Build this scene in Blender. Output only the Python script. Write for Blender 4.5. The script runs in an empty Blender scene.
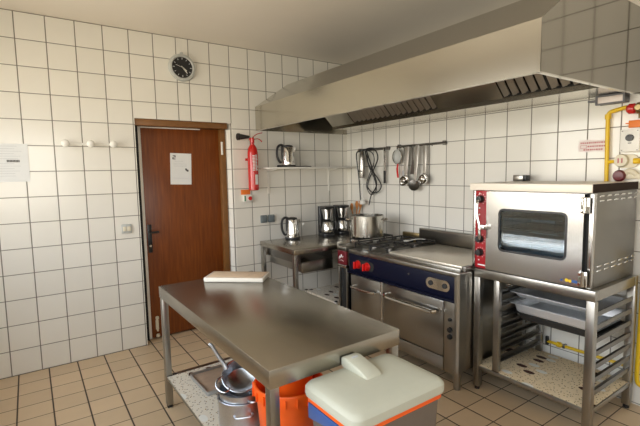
import bpy, bmesh, math, random
from mathutils import Vector, Matrix
random.seed(7)
SC = bpy.context.scene
SKY = 9.0
COL = SC.collection
PI = math.pi
LOC = {}

# ------------------------------------------------------------------ materials
def new_mat(name):
    m = bpy.data.materials.new(name); m.use_nodes = True
    nt = m.node_tree; nt.nodes.clear()
    out = nt.nodes.new('ShaderNodeOutputMaterial')
    b = nt.nodes.new('ShaderNodeBsdfPrincipled')
    nt.links.new(b.outputs[0], out.inputs[0])
    return m, nt, b
def N(nt, typ, **kw):
    n = nt.nodes.new(typ)
    for k, v in kw.items(): setattr(n, k, v)
    return n
def math_n(nt, op, a, b=None, c=None):
    n = N(nt, 'ShaderNodeMath', operation=op)
    for i, v in enumerate((a, b, c)):
        if v is None: continue
        if isinstance(v, (int, float)): n.inputs[i].default_value = v
        else: nt.links.new(v, n.inputs[i])
    return n.outputs[0]
def mixc(nt, f, a, b):
    n = N(nt, 'ShaderNodeMix', data_type='RGBA')
    if isinstance(f, (int, float)): n.inputs[0].default_value = f
    else: nt.links.new(f, n.inputs[0])
    for i, v in ((6, a), (7, b)):
        if isinstance(v, tuple): n.inputs[i].default_value = (*v[:3], 1)
        else: nt.links.new(v, n.inputs[i])
    return n.outputs[2]
def ramp(nt, f, stops):
    n = N(nt, 'ShaderNodeValToRGB')
    e = n.color_ramp.elements
    while len(e) < len(stops): e.new(.5)
    for i, (p, c) in enumerate(stops):
        e[i].position = p; e[i].color = (*c, 1) if len(c) == 3 else c
    nt.links.new(f, n.inputs[0])
    return n.outputs[0]
def noise(nt, scale, detail=3, mapping=None, rough=.5):
    g = N(nt, 'ShaderNodeNewGeometry')
    v = g.outputs['Position']
    if mapping:
        mp = N(nt, 'ShaderNodeMapping'); mp.inputs['Scale'].default_value = mapping
        nt.links.new(v, mp.inputs[0]); v = mp.outputs[0]
    n = N(nt, 'ShaderNodeTexNoise'); n.inputs['Scale'].default_value = scale
    n.inputs['Detail'].default_value = detail; n.inputs['Roughness'].default_value = rough
    nt.links.new(v, n.inputs[0])
    return n.outputs[0]

def plain(name, col, rough=.5, metal=0, spec=.5, var=.06, scale=30, coat=0):
    m, nt, b = new_mat(name)
    f = noise(nt, scale)
    c0 = tuple(max(0, c*(1-var)) for c in col); c1 = tuple(min(1, c*(1+var)) for c in col)
    nt.links.new(mixc(nt, f, c0, c1), b.inputs['Base Color'])
    b.inputs['Roughness'].default_value = rough; b.inputs['Metallic'].default_value = metal
    b.inputs['Specular IOR Level'].default_value = spec
    b.inputs['Coat Weight'].default_value = coat
    return m
def steel(name, col=(.6, .585, .55), rough=.26, stretch=(1, 40, 40), var=.02, bump=.0, rvar=.01):
    m, nt, b = new_mat(name)
    f = noise(nt, 5, 2, stretch); g = noise(nt, 2.5, 2)
    c0 = tuple(c*(1-var) for c in col); c1 = tuple(min(1, c*(1+var)) for c in col)
    nt.links.new(mixc(nt, f, c0, c1), b.inputs['Base Color'])
    b.inputs['Metallic'].default_value = 1
    r = math_n(nt, 'MULTIPLY_ADD', math_n(nt, 'ADD', f, g), rvar, rough-rvar)
    nt.links.new(r, b.inputs['Roughness'])
    if bump:
        bp = N(nt, 'ShaderNodeBump'); bp.inputs['Strength'].default_value = bump; bp.inputs['Distance'].default_value = .01
        nt.links.new(f, bp.inputs['Height']); nt.links.new(bp.outputs[0], b.inputs['Normal'])
    return m
def line_mask(nt, coord, offset, pitch, width):
    # 1 on the joint, 0 on the tile
    t = math_n(nt, 'DIVIDE', math_n(nt, 'SUBTRACT', coord, offset), pitch)
    fr = math_n(nt, 'FRACT', t)
    d = math_n(nt, 'MINIMUM', fr, math_n(nt, 'SUBTRACT', 1.0, fr))
    n = N(nt, 'ShaderNodeMapRange', interpolation_type='SMOOTHSTEP')
    nt.links.new(d, n.inputs[0])
    n.inputs[1].default_value = width*.35/pitch; n.inputs[2].default_value = width*.75/pitch
    n.inputs[3].default_value = 1; n.inputs[4].default_value = 0
    return n.outputs[0], t
def tile_mat(name, ax_u, off_u, pit_u, ax_v, off_v, pit_v, wu, wv, tile, grout, rough, var=.04, split=None, stain=None):
    m, nt, b = new_mat(name)
    g = N(nt, 'ShaderNodeNewGeometry'); s = N(nt, 'ShaderNodeSeparateXYZ')
    nt.links.new(g.outputs['Position'], s.inputs[0])
    u, v = s.outputs[ax_u], s.outputs[ax_v]
    if split:
        st = math_n(nt, 'GREATER_THAN', u, split[0])
        u = math_n(nt, 'MULTIPLY_ADD', st, -split[1], u)
    mu, tu = line_mask(nt, u, off_u, pit_u, wu); mv, tv = line_mask(nt, v, off_v, pit_v, wv)
    mk = math_n(nt, 'MAXIMUM', mu, mv)
    # one tone per tile
    cmb = N(nt, 'ShaderNodeCombineXYZ')
    nt.links.new(math_n(nt, 'FLOOR', tu), cmb.inputs[0]); nt.links.new(math_n(nt, 'FLOOR', tv), cmb.inputs[1])
    wn = N(nt, 'ShaderNodeTexWhiteNoise', noise_dimensions='3D'); nt.links.new(cmb.outputs[0], wn.inputs[0])
    cl = noise(nt, 9, 4)
    f = math_n(nt, 'ADD', math_n(nt, 'MULTIPLY', wn.outputs[0], .55), math_n(nt, 'MULTIPLY', cl, .45))
    c0 = tuple(c*(1-var) for c in tile); c1 = tuple(min(1, c*(1+var)) for c in tile)
    tc = mixc(nt, f, c0, c1)
    if stain: tc = mixc(nt, math_n(nt, 'MULTIPLY', math_n(nt, 'GREATER_THAN', noise(nt, 14, 6), .66), .5), tc, stain)
    nt.links.new(mixc(nt, mk, tc, grout), b.inputs['Base Color'])
    nt.links.new(math_n(nt, 'MULTIPLY_ADD', mk, .6, rough), b.inputs['Roughness'])
    bp = N(nt, 'ShaderNodeBump'); bp.inputs['Strength'].default_value = .5; bp.inputs['Distance'].default_value = .003
    h = math_n(nt, 'ADD', math_n(nt, 'SUBTRACT', 1.0, mk), math_n(nt, 'MULTIPLY', noise(nt, 5, 2), .35))
    nt.links.new(h, bp.inputs['Height']); nt.links.new(bp.outputs[0], b.inputs['Normal'])
    return m

TILE = (.83, .805, .735); GROUT = (.20, .18, .15)
M = {}
M['tile_back'] = tile_mat('white_tile_door_wall', 0, -2.979, .2, 2, .003, .2, .0065, .005, TILE, GROUT, .16, split=(-1.92, .112))
M['tile_side'] = tile_mat('white_tile_stove_wall', 1, -1.066, .1975, 2, .010, .2, .0065, .005, TILE, GROUT, .16)
M['tile_other'] = tile_mat('white_tile_far_walls', 0, 0, .2, 2, .003, .2, .005, .005, TILE, GROUT, .2)
M['tile_left'] = tile_mat('white_tile_left_wall', 1, 0, .2, 2, .003, .2, .005, .005, TILE, GROUT, .2)
M['floor'] = tile_mat('beige_floor_tile', 0, -3.336, .2018, 1, 0, .1975, .0085, .0055, (.66, .49, .31), (.085, .06, .045), .34, var=.12)
M['ceiling'] = plain('warm_white_ceiling', (.82, .755, .665), .38, spec=.4, var=.03, scale=3)
M['steel'] = steel('brushed_steel', (.37, .355, .325), .28, (6, 6, 1))
M['steel_x'] = steel('brushed_steel_lengthwise', (.37, .355, .325), .28, (1, 6, 6))
M['steel_table'] = steel('worn_table_steel', (.43, .40, .345), .27, (14, .5, 14), .015, 0, .006)
M['steel_hood'] = steel('hood_steel', (.56, .53, .46), .19, (20, .8, 20), .02, 0, .02)
M['steel_mirror'] = steel('polished_hood_steel', (.31, .30, .285), .08, (1, 1, 1), .02, .0, .03)
M['steel_dark'] = steel('dark_steel', (.22, .21, .195), .32, (6, 6, 1))
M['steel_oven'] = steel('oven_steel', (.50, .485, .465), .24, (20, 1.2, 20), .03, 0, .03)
M['chrome'] = plain('polished_chrome', (.68, .67, .65), .13, 1, var=.03)
M['alu'] = plain('hammered_aluminium', (.60, .62, .66), .36, 1, var=.12, scale=120)
M['griddle'] = plain('griddle_steel', (.66, .60, .50), .28, .4, var=.05, scale=8)
M['filter'] = steel('filter_steel', (.42, .40, .37), .32, (30, 30, 1), .15)
M['black'] = plain('black_plastic', (.018, .018, .019), .35)
M['iron'] = plain('cast_iron', (.03, .028, .026), .55, .3)
M['void'] = plain('matt_black', (.012, .012, .012), .7)  # one matt black; stands in for shade inside the burner unit too
M['navy'] = plain('navy_enamel', (.0045, .0055, .017), .4, spec=.15)
M['maroon'] = plain('maroon_panel', (.13, .008, .014), .3)
M['redpanel'] = plain('red_control_panel', (.36, .012, .018), .35)
M['red'] = plain('red_paint', (.55, .015, .012), .25, coat=.4)
M['redknob'] = plain('bright_red_plastic', (.62, .012, .01), .35)
M['white'] = plain('white_plastic', (.82, .80, .74), .4)
M['cream'] = plain('cream_plastic', (.74, .68, .52), .45)
M['paper'] = plain('white_paper', (.80, .81, .80), .7, var=.03)
M['print'] = plain('dark_print', (.12, .12, .12), .7)
M['printgrey'] = plain('grey_print', (.52, .53, .54), .7)
M['redprint'] = plain('red_print', (.55, .2, .2), .7)
M['pinkpaper'] = plain('pink_white_sticker', (.82, .72, .69), .6)
M['orange'] = plain('orange_plastic', (.90, .115, .008), .38)
M['orangesign'] = plain('orange_sign', (.80, .21, .03), .5)
M['yellow'] = plain('yellow_pipe_paint', (.80, .52, .015), .4)
M['blue'] = plain('blue_bag_plastic', (.04, .10, .30), .35)
M['lid'] = plain('pale_grey_green_lid', (.49, .485, .39), .5, var=.03)
M['binbody'] = plain('grey_bin_plastic', (.16, .13, .105), .5, spec=.2)
M['greysocket'] = plain('slate_socket_plastic', (.15, .18, .19), .4)
M['green'] = plain('green_plastic', (.05, .22, .12), .4)
M['spoonwood'] = plain('orange_brown_wood', (.50, .19, .04), .5, var=.2, scale=60)
M['board'] = plain('scrubbed_pale_board', (.60, .45, .31), .55, var=.2, scale=25)
M['boardedge'] = plain('white_board_edge', (.78, .72, .62), .5)
M['traywood'] = plain('stained_brown_tray', (.36, .24, .16), .55, var=.35, scale=14)
M['brass'] = steel('tarnished_rail', (.34, .26, .13), .35, (30, 1, 30))
M['whitetop'] = plain('warm_white_enamel', (.86, .79, .68), .35, var=.02)
M['browntop'] = plain('dark_brown_edge', (.03, .017, .012), .75, spec=.15)
M['potsteel'] = steel('satin_pot_steel', (.62, .60, .55), .2, (1, 1, 30), .02, 0, .015)
M['ovenside'] = steel('shaded_oven_side', (.24, .23, .21), .34, (20, 1.2, 20), .04, 0, .05)  # darker copy of the oven steel; dim reflections put into the side colour
M['pan'] = steel('pan_steel', (.40, .405, .42), .24, (8, 8, 8), .05, 0, .06)
M['utensil'] = steel('bright_utensil_steel', (.82, .80, .76), .38, (8, 8, 8), .03, 0, .05)
M['tray'] = plain('bright_tray_steel', (.84, .86, .88), .42, .8, var=.03)
M['liner'] = plain('oven_liner', (.56, .60, .62), .35, .3, var=.05)
M['dark_grey'] = plain('even_dark_grey', (.16, .16, .17), .5)

def door_wood():
    m, nt, b = new_mat('red_brown_veneer')
    f = noise(nt, 7, 5, (9, 9, .55), .6); g = noise(nt, 1.3, 2)
    c = ramp(nt, f, [(.25, (.125, .030, .006)), (.55, (.20, .052, .009)), (.8, (.27, .080, .014))])
    nt.links.new(c, b.inputs['Base Color'])
    b.inputs['Roughness'].default_value = .33; b.inputs['Specular IOR Level'].default_value = .4
    return m
M['door'] = door_wood()
M['frame'] = plain('dark_brown_frame_wood', (.20, .085, .022), .4, var=.25, scale=18)
def vinyl(name, base):
    m, nt, b = new_mat(name)
    g = N(nt, 'ShaderNodeNewGeometry')
    def vor(scale, thr, mp=None, soft=.01, loc=(0, 0, 0)):
        mpn = N(nt, 'ShaderNodeMapping'); mpn.inputs['Scale'].default_value = mp or (1, 1, 1); mpn.inputs['Location'].default_value = loc
        nt.links.new(g.outputs['Position'], mpn.inputs[0])
        v = N(nt, 'ShaderNodeTexVoronoi', voronoi_dimensions='2D'); v.inputs['Scale'].default_value = scale
        nt.links.new(mpn.outputs[0], v.inputs[0])
        return math_n(nt, 'LESS_THAN', v.outputs['Distance'], thr), v
    d1, _ = vor(32, .115); d2, _ = vor(25, .10, None, .01, (.3, .7, 0))
    d3, _ = vor(4.2, .135, (1.5, .85, 1), .01, (.13, .2, 0))
    d4, _ = vor(4.2, .135, (1.5, .85, 1), .01, (.02, .24, 0))
    mott = noise(nt, 6, 4)
    c = mixc(nt, mott, tuple(x*.9 for x in base), base)
    c = mixc(nt, d1, c, (.16, .09, .05)); c = mixc(nt, d2, c, (.42, .27, .12))
    c = mixc(nt, d4, c, (.80, .77, .70)); c = mixc(nt, d3, c, (.07, .028, .02))
    nt.links.new(c, b.inputs['Base Color']); b.inputs['Roughness'].default_value = .6; b.inputs['Specular IOR Level'].default_value = .2
    return m
M['vinyl'] = vinyl('spotted_cream_vinyl', (.84, .68, .45)); M['vinyl_white'] = vinyl('spotted_white_vinyl', (.80, .71, .58))
def glass(name, tint, ior_f=.12, rough=.02):
    m = bpy.data.materials.new(name); m.use_nodes = True; nt = m.node_tree; nt.nodes.clear()
    out = N(nt, 'ShaderNodeOutputMaterial'); mx = N(nt, 'ShaderNodeMixShader')
    t = N(nt, 'ShaderNodeBsdfTransparent'); t.inputs[0].default_value = (*tint, 1)
    gl = N(nt, 'ShaderNodeBsdfGlossy'); gl.inputs['Roughness'].default_value = rough
    lw = N(nt, 'ShaderNodeLayerWeight'); lw.inputs[0].default_value = .35
    nt.links.new(math_n(nt, 'MULTIPLY_ADD', lw.outputs['Fresnel'], .6, ior_f), mx.inputs[0])
    nt.links.new(t.outputs[0], mx.inputs[1]); nt.links.new(gl.outputs[0], mx.inputs[2]); nt.links.new(mx.outputs[0], out.inputs[0])
    return m
M['ovenglass'] = glass('tinted_oven_glass', (.74, .86, .94), .16)
M['pane'] = glass('window_pane', (.97, .98, 1.0), .03)
M['lens'] = plain('frosted_lamp_glass', (.86, .76, .70), .25, var=.08, scale=40)

# ------------------------------------------------------------------ mesh helpers
def B(): return bmesh.new()
def merge(bm, t, mat=None):
    if mat is not None: bmesh.ops.transform(t, matrix=mat, verts=t.verts)
    me = bpy.data.meshes.new('tmp'); t.to_mesh(me); t.free(); bm.from_mesh(me); bpy.data.meshes.remove(me)
    return bm
def box(bm, x0, x1, y0, y1, z0, z1, bev=0, seg=2, mat=None):
    t = B(); bmesh.ops.create_cube(t, size=1)
    for v in t.verts:
        v.co = Vector(((x0+x1)/2+v.co.x*(x1-x0), (y0+y1)/2+v.co.y*(y1-y0), (z0+z1)/2+v.co.z*(z1-z0)))
    if bev: bmesh.ops.bevel(t, geom=t.edges[:], offset=bev, segments=seg, profile=.5, affect='EDGES')
    return merge(bm, t, mat)
def prism(bm, poly, axis, a0, a1, bev=0, mat=None):
    # poly: 2D points; axis x -> (y,z), y -> (x,z), z -> (x,y)
    t = B()
    def P(p, a): return {'x': (a, p[0], p[1]), 'y': (p[0], a, p[1]), 'z': (p[0], p[1], a)}[axis]
    v0 = [t.verts.new(P(p, a0)) for p in poly]; v1 = [t.verts.new(P(p, a1)) for p in poly]
    n = len(poly)
    t.faces.new(v0); t.faces.new(v1[::-1])
    for i in range(n): t.faces.new((v0[i], v1[i], v1[(i+1) % n], v0[(i+1) % n]))
    bmesh.ops.recalc_face_normals(t, faces=t.faces)
    if bev: bmesh.ops.bevel(t, geom=t.edges[:], offset=bev, segments=2, profile=.5, affect='EDGES')
    return merge(bm, t, mat)
def rrect(x0, x1, y0, y1, r, n=5):
    pts = []
    for cx, cy, a in ((x1-r, y1-r, 0), (x0+r, y1-r, 90), (x0+r, y0+r, 180), (x1-r, y0+r, 270)):
        for i in range(n+1):
            t = math.radians(a+90*i/n); pts.append((cx+r*math.cos(t), cy+r*math.sin(t)))
    return pts
def ring_plate(bm, outer, inner, axis, a0, a1):
    # frame: outer and inner outlines with the same number of points
    t = B(); n = len(outer)
    def P(p, a): return {'x': (a, p[0], p[1]), 'y': (p[0], a, p[1]), 'z': (p[0], p[1], a)}[axis]
    o0 = [t.verts.new(P(p, a0)) for p in outer]; o1 = [t.verts.new(P(p, a1)) for p in outer]
    i0 = [t.verts.new(P(p, a0)) for p in inner]; i1 = [t.verts.new(P(p, a1)) for p in inner]
    for k in range(n):
        j = (k+1) % n
        t.faces.new((o0[k], o0[j], i0[j], i0[k])); t.faces.new((o1[k], i1[k], i1[j], o1[j]))
        t.faces.new((o0[k], o1[k], o1[j], o0[j])); t.faces.new((i0[k], i0[j], i1[j], i1[k]))
    bmesh.ops.recalc_face_normals(t, faces=t.faces)
    return merge(bm, t)
AX = {'z': Matrix.Identity(4), 'x': Matrix.Rotation(PI/2, 4, 'Y'), '-x': Matrix.Rotation(-PI/2, 4, 'Y'),
      'y': Matrix.Rotation(-PI/2, 4, 'X'), '-y': Matrix.Rotation(PI/2, 4, 'X')}
def lathe(bm, prof, c=(0, 0, 0), axis='z', seg=32, sx=1, sy=1, mat=None):
    t = B(); rings = []
    for r, z in prof:
        if r < 1e-6: rings.append([t.verts.new((0, 0, z))])
        else: rings.append([t.verts.new((r*math.cos(2*PI*i/seg)*sx, r*math.sin(2*PI*i/seg)*sy, z)) for i in range(seg)])
    for a, b in zip(rings, rings[1:]):
        for i in range(seg):
            j = (i+1) % seg
            if len(a) == 1 and len(b) == 1: continue
            if len(a) == 1: t.faces.new((a[0], b[i], b[j]))
            elif len(b) == 1: t.faces.new((a[i], b[0], a[j]))
            else: t.faces.new((a[i], b[i], b[j], a[j]))
    bmesh.ops.recalc_face_normals(t, faces=t.faces)
    mm = Matrix.Translation(c) @ AX[axis]
    if mat is not None: mm = mat @ mm
    return merge(bm, t, mm)
def cyl(bm, r, h, c, axis='z', seg=24, bev=0, mat=None):
    e = min(bev, r*.5, h*.5)
    prof = [(0, 0), (r-e, 0), (r, e), (r, h-e), (r-e, h), (0, h)] if e else [(0, 0), (r, 0), (r, h), (0, h)]
    return lathe(bm, prof, c, axis, seg, mat=mat)
def tube(bm, pts, r, seg=8, closed=False, mat=None, flat=1):
    t = B(); pts = [Vector(p) for p in pts]; n = len(pts); rings = []
    rr = r if isinstance(r, (list, tuple)) else [r]*n
    up = Vector((0, 0, 1)); prev = None
    for i, p in enumerate(pts):
        if closed: d = pts[(i+1) % n]-pts[i-1]
        else: d = pts[min(i+1, n-1)]-pts[max(i-1, 0)]
        d.normalize()
        if prev is None:
            a = up if abs(d.z) < .9 else Vector((1, 0, 0)); u = d.cross(a).normalized()
        else:
            u = (prev-d*prev.dot(d)).normalized()
        prev = u; w = d.cross(u)
        rings.append([t.verts.new(p+(u*math.cos(2*PI*k/seg)+w*math.sin(2*PI*k/seg)*flat)*rr[i]) for k in range(seg)])
    m = n if closed else n-1
    for i in range(m):
        a, b = rings[i], rings[(i+1) % n]
        for k in range(seg): t.faces.new((a[k], a[(k+1) % seg], b[(k+1) % seg], b[k]))
    if not closed: t.faces.new(rings[0][::-1]); t.faces.new(rings[-1])
    bmesh.ops.recalc_face_normals(t, faces=t.faces)
    return merge(bm, t, mat)
def smooth_path(pts, k=6, closed=False):
    P = [Vector(p) for p in pts]; n = len(P); out = []
    rng = range(n if closed else n-1)
    for i in rng:
        p0 = P[i-1] if (closed or i > 0) else P[i]; p1 = P[i]
        p2 = P[(i+1) % n]; p3 = P[(i+2) % n] if (closed or i+2 < n) else p2
        for s in range(k):
            t = s/k
            out.append(.5*((2*p1)+(-p0+p2)*t+(2*p0-5*p1+4*p2-p3)*t*t+(-p0+3*p1-3*p2+p3)*t**3))
    if not closed: out.append(P[-1])
    return out
def obj(name, bm, mat, parent=None, smooth=True, local=False, label=None):
    if parent is not None and not local:
        bmesh.ops.translate(bm, vec=-LOC[parent.name], verts=bm.verts)
    me = bpy.data.meshes.new(name); bm.to_mesh(me); bm.free()
    if smooth and len(me.polygons):
        me.polygons.foreach_set('use_smooth', [True]*len(me.polygons))
        me.set_sharp_from_angle(angle=math.radians(32))
    me.materials.append(mat if not isinstance(mat, str) else M[mat])
    o = bpy.data.objects.new(name, me); COL.objects.link(o)
    if parent is not None: o.parent = parent; LOC[o.name] = LOC[parent.name]
    else: LOC[o.name] = Vector((0, 0, 0))
    if label: o['label'] = label
    return o
def tag(o, label, cat, group=None):
    o['label'] = label; o['category'] = cat
    if group: o['group'] = group
    return o
def thing(name, label, cat, loc=(0, 0, 0), group=None, rotz=0):
    o = bpy.data.objects.new(name, None); COL.objects.link(o); o.empty_display_size = .05
    o.location = loc; o.rotation_euler = (0, 0, rotz); LOC[o.name] = Vector(loc)
    return tag(o, label, cat, group)
def solo(name, bm, mat, label, cat, base, group=None, smooth=True):
    # one-mesh thing with its origin at its base
    base = Vector(base); bmesh.ops.translate(bm, vec=-base, verts=bm.verts)
    o = obj(name, bm, mat, None, smooth); o.location = base; LOC[o.name] = base
    return tag(o, label, cat, group)
def struct(name, bm, mat, parent=None, smooth=False):
    o = obj(name, bm, mat, parent, smooth)
    if parent is None: o['kind'] = 'structure'
    return o
def dup(root, loc, label, rotz=None):
    r = root.copy(); COL.objects.link(r); r.location = loc; r['label'] = label
    if rotz is not None: r.rotation_euler = (0, 0, rotz)
    LOC[r.name] = Vector(loc)
    for ch in list(root.children):
        c = ch.copy(); COL.objects.link(c); c.parent = r
        for g in ch.children:
            d = g.copy(); COL.objects.link(d); d.parent = c
    return r

# ------------------------------------------------------------------ camera
yaw, pit, rol, FPX = .6046, -.0951, -.0187, 420.775
fw = Vector((math.sin(yaw)*math.cos(pit), math.cos(yaw)*math.cos(pit), math.sin(pit)))
rt = Vector((math.cos(yaw), -math.sin(yaw), 0)); up = rt.cross(fw)
r2 = rt*math.cos(rol)+up*math.sin(rol); u2 = -rt*math.sin(rol)+up*math.cos(rol)
cd = bpy.data.cameras.new('camera'); cam = bpy.data.objects.new('camera', cd); COL.objects.link(cam)
mw = Matrix((r2, u2, -fw)).transposed().to_4x4(); mw.translation = Vector((-3.1738, -3.9985, 1.5497))
cam.matrix_world = mw
cd.sensor_width = 36; cd.lens = FPX/640*36; cd.clip_start = .02
SC.camera = cam

# ------------------------------------------------------------------ the room
H = 2.806; XL = -3.87; YF = -5.6
b = B(); box(b, XL-.2, .2, YF-.2, .5, -.15, 0); struct('floor', b, 'floor')
b = B(); box(b, XL-.2, .2, YF-.2, .5, H, H+.15); struct('ceiling', b, 'ceiling')
b = B()
box(b, XL-.2, -2.368, 0, .28, 0, H)
box(b, -2.368, -1.46, 0, .28, 2.058, H)
prism(b, [(-1.46, 0), (.2, 0), (.2, .28), (-1.505, .28), (-1.505, .10)], 'z', 0, H)
struct('wall_back', b, 'tile_back')
b = B(); box(b, 0, .2, YF-.2, 0, 0, H); struct('wall_right', b, 'tile_side')
def wall_with_hole(name, axis, a0, a1, lo, hi, h0, h1, z0, z1, mat):
    b = B()
    def bx(l0, l1, q0, q1):
        if axis == 'x': box(b, a0, a1, l0, l1, q0, q1)
        else: box(b, l0, l1, a0, a1, q0, q1)
    bx(lo, h0, 0, H); bx(h1, hi, 0, H); bx(h0, h1, 0, z0); bx(h0, h1, z1, H)
    return struct(name, b, mat)
WL = (-5.2, -.22, .95, 2.40)   # window in the left wall (y0,y1,z0,z1)
WF = (-3.8, -2.5, .95, 2.40)    # unseen window added behind the camera to brighten the room (x0,x1,z0,z1)
wall_with_hole('wall_left', 'x', XL-.2, XL, YF, 0, WL[0], WL[1], WL[2], WL[3], 'tile_left')
wall_with_hole('wall_front', 'y', YF-.2, YF, XL, 0, WF[0], WF[1], WF[2], WF[3], 'tile_other')
def window(name, axis, a, l0, l1, z0, z1):
    b = B(); f = .06
    def bx(p0, p1, q0, q1, d=.03):
        if axis == 'x': box(b, a-d, a+d, p0, p1, q0, q1, .004)
        else: box(b, p0, p1, a-d, a+d, q0, q1, .004)
    bx(l0, l0+f, z0, z1); bx(l1-f, l1, z0, z1); bx(l0+f, l1-f, z0, z0+f); bx(l0+f, l1-f, z1-f, z1)
    for k in (1, 2):
        p = l0+(l1-l0)*k/3; bx(p-.03, p+.03, z0+f, z1-f)
    w = struct(name, b, 'white')
    b = B()
    if axis == 'x': box(b, a-.004, a+.004, l0+f, l1-f, z0+f, z1-f)
    else: box(b, l0+f, l1-f, a-.004, a+.004, z0+f, z1-f)
    obj('pane', b, 'pane', w, False)
window('window_1', 'x', XL-.1, *WL); window('window_fill', 'y', YF-.1, *WF)

# door
d = bpy.data.objects.new('door_1', None); COL.objects.link(d); d['kind'] = 'structure'; d.location = (-1.93, .12, 0); LOC[d.name] = Vector(d.location)
b = B(); box(b, -2.302, -1.562, .115, .155, .012, 1.998, .003); obj('door_leaf', b, 'door', d)
b = B(); box(b, -1.562, -1.506, .07, .16, 0, 2.0, .004); box(b, -2.367, -1.506, .012, .16, 2.0, 2.057, .004); obj('door_frame', b, 'frame', d)
b = B(); box(b, -2.367, -2.328, .095, .16, 0, 2.0, .002); obj('door_dark_strip', b, 'void', d)  # black strip between the wall edge and the white edge strip
b = B(); box(b, -2.328, -2.303, .10, .16, 0.01, 1.998, .002); box(b, -2.303, -1.75, .108, .113, 1.989, 1.999); obj('door_edge_strip', b, 'white', d)
b = B(); box(b, -2.290, -2.252, .105, .116, .835, 1.10, .006); hp = obj('handle_plate', b, 'black', d)
b = B(); tube(b, smooth_path([(-2.271, .11, 1.03), (-2.271, .06, 1.03), (-2.262, .052, 1.03), (-2.20, .052, 1.03)]), .010); obj('door_handle', b, 'black', hp)
b = B(); cyl(b, .011, .012, (-2.271, .106, .90), '-y', 14); obj('lock_cylinder', b, 'chrome', hp)
b = B(); cyl(b, .012, .13, (-1.545, .075, 1.748), 'z', 14, .003); obj('hinge', b, 'white', d)
b = B(); cyl(b, .010, .12, (-2.25, .095, .075), 'z', 12, .003); box(b, -2.264, -2.236, .098, .116, .09, .18, .003); cyl(b, .016, .03, (-2.25, .095, .19), 'z', 12, .005); cyl(b, .018, .028, (-2.25, .095, .02), 'z', 12, .005)
obj('floor_bolt', b, 'cream', d)
# unseen black block behind the door, added to keep daylight out
b = B(); box(b, -2.36, -1.50, .165, .28, 0, 2.06); struct('wall_light_block', b, 'void')
b = B(); box(b, XL, -.001, YF, YF+.35, 2.40, H-.002); struct('reflection_strip', b, M['dark_grey'])  # unseen strip added so the hood end panel reflects a dark band

# ------------------------------------------------------------------ things on the door wall
def clock():
    c = (-1.934, 0, 2.536)
    t = thing('wall_clock', 'round grey rimmed wall clock with black dial above the door', 'clock', c)
    b = B(); lathe(b, [(0, .001), (.118, .001), (.124, .012), (.118, .034), (.100, .038), (.092, .026), (0, .026)], c, '-y', 48); obj('case', b, M['clockrim'], t)
    b = B(); cyl(b, .0925, .002, (c[0], -.0262, c[2]), '-y', 40); dl = obj('dial', b, 'black', t)
    for k in range(12):
        b = B(); a = 2*PI*k/12; m = Matrix.Translation((c[0], -.029, c[2])) @ Matrix.Rotation(a, 4, 'Y')
        box(b, -.003, .003, -.001, .001, .070, .084 if k % 3 else .088, mat=m)
        obj('hour_mark', b, 'printgrey', dl)
    for nm, a, l0, l, w in (('hour_hand', 128, -.012, .048, .005), ('minute_hand', 140, -.015, .066, .0035), ('second_hand', -72, -.01, .062, .0015)):
        b = B(); m = Matrix.Translation((c[0], -.031, c[2])) @ Matrix.Rotation(math.radians(a), 4, 'Y')
        box(b, -w, w, -.001, .001, l0, l, mat=m); obj(nm, b, 'white', t)
    b = B(); box(b, c[0]-.012, c[0]+.012, -.03, -.001, c[2]+.118, c[2]+.135, .003); obj('hanger', b, M['clockrim'], t)
M['clockrim'] = plain('pale_grey_rim', (.50, .51, .49), .4)
clock()
# coat hook rail
t = thing('coat_hook_rail', 'white coat hook rail with three round knobs left of the door', 'coat rack', (-2.73, 0, 1.82))
b = B(); box(b, -2.93, -2.54, -.012, -.001, 1.812, 1.832, .003); obj('rail', b, 'white', t)
for x in (-2.905, -2.725, -2.555):
    b = B(); lathe(b, [(0, .010), (.012, .011), (.011, .03), (.024, .040), (.030, .053), (.026, .067), (.012, .075), (0, .076)], (x, 0, 1.822), '-y', 24); obj('knob', b, 'white', t)
# paper notice at the left edge
def notice(name, label, x0, x1, z0, z1, y, lines, tilt=0):
    cx, cz = (x0+x1)/2, (z0+z1)/2
    t = thing(name, label, 'paper', (cx, y, z0))
    m = Matrix.Translation((cx, 0, cz)) @ Matrix.Rotation(tilt, 4, 'Y') @ Matrix.Translation((-cx, 0, -cz))
    b = B(); box(b, x0, x1, y-.0025, y-.0002, z0, z1, mat=m); obj('sheet', b, 'paper', t, False)
    for (u0, u1, v0, v1, dark) in lines:
        b = B(); box(b, x0+u0*(x1-x0), x0+u1*(x1-x0), y-.0034, y-.0026, z0+v0*(z1-z0), z0+v1*(z1-z0), mat=m)
        obj('print_mark' if dark else 'print_line', b, 'print' if dark else 'printgrey', t, False)
L = []
for k in range(13):
    v = .93-k*.065
    if abs(v-.53) < .05: continue
    e = .55+.4*random.random(); L.append((.1, e, v, v+.006, False))
for k in range(9): L.append((.36+k*.042, .36+k*.042+.034, .515, .575, True))
notice('paper_notice', 'white printed notice taped to the tiles at the far left', -3.37, -3.155, 1.525, 1.815, 0, L)
L = [(.12, .24, .90, .93, True), (.20, .25, .86, .93, True), (.12, .24, .80, .83, True), (.10, .15, .80, .86, True),
     (.12, .22, .86, .875, True), (.70, .78, .46, .52, True), (.77, .86, .42, .48, True), (.74, .80, .44, .50, True)]
for k in range(3): L.append((.15, .8, .66-k*.04, .665-k*.04, False))
L += [(.15, .85, .20, .206, False), (.2, .6, .74, .746, False)]
notice('door_paper', 'white paper sheet stuck on the brown door', -2.051, -1.851, 1.463, 1.761, .1145, L, math.radians(2))
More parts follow.
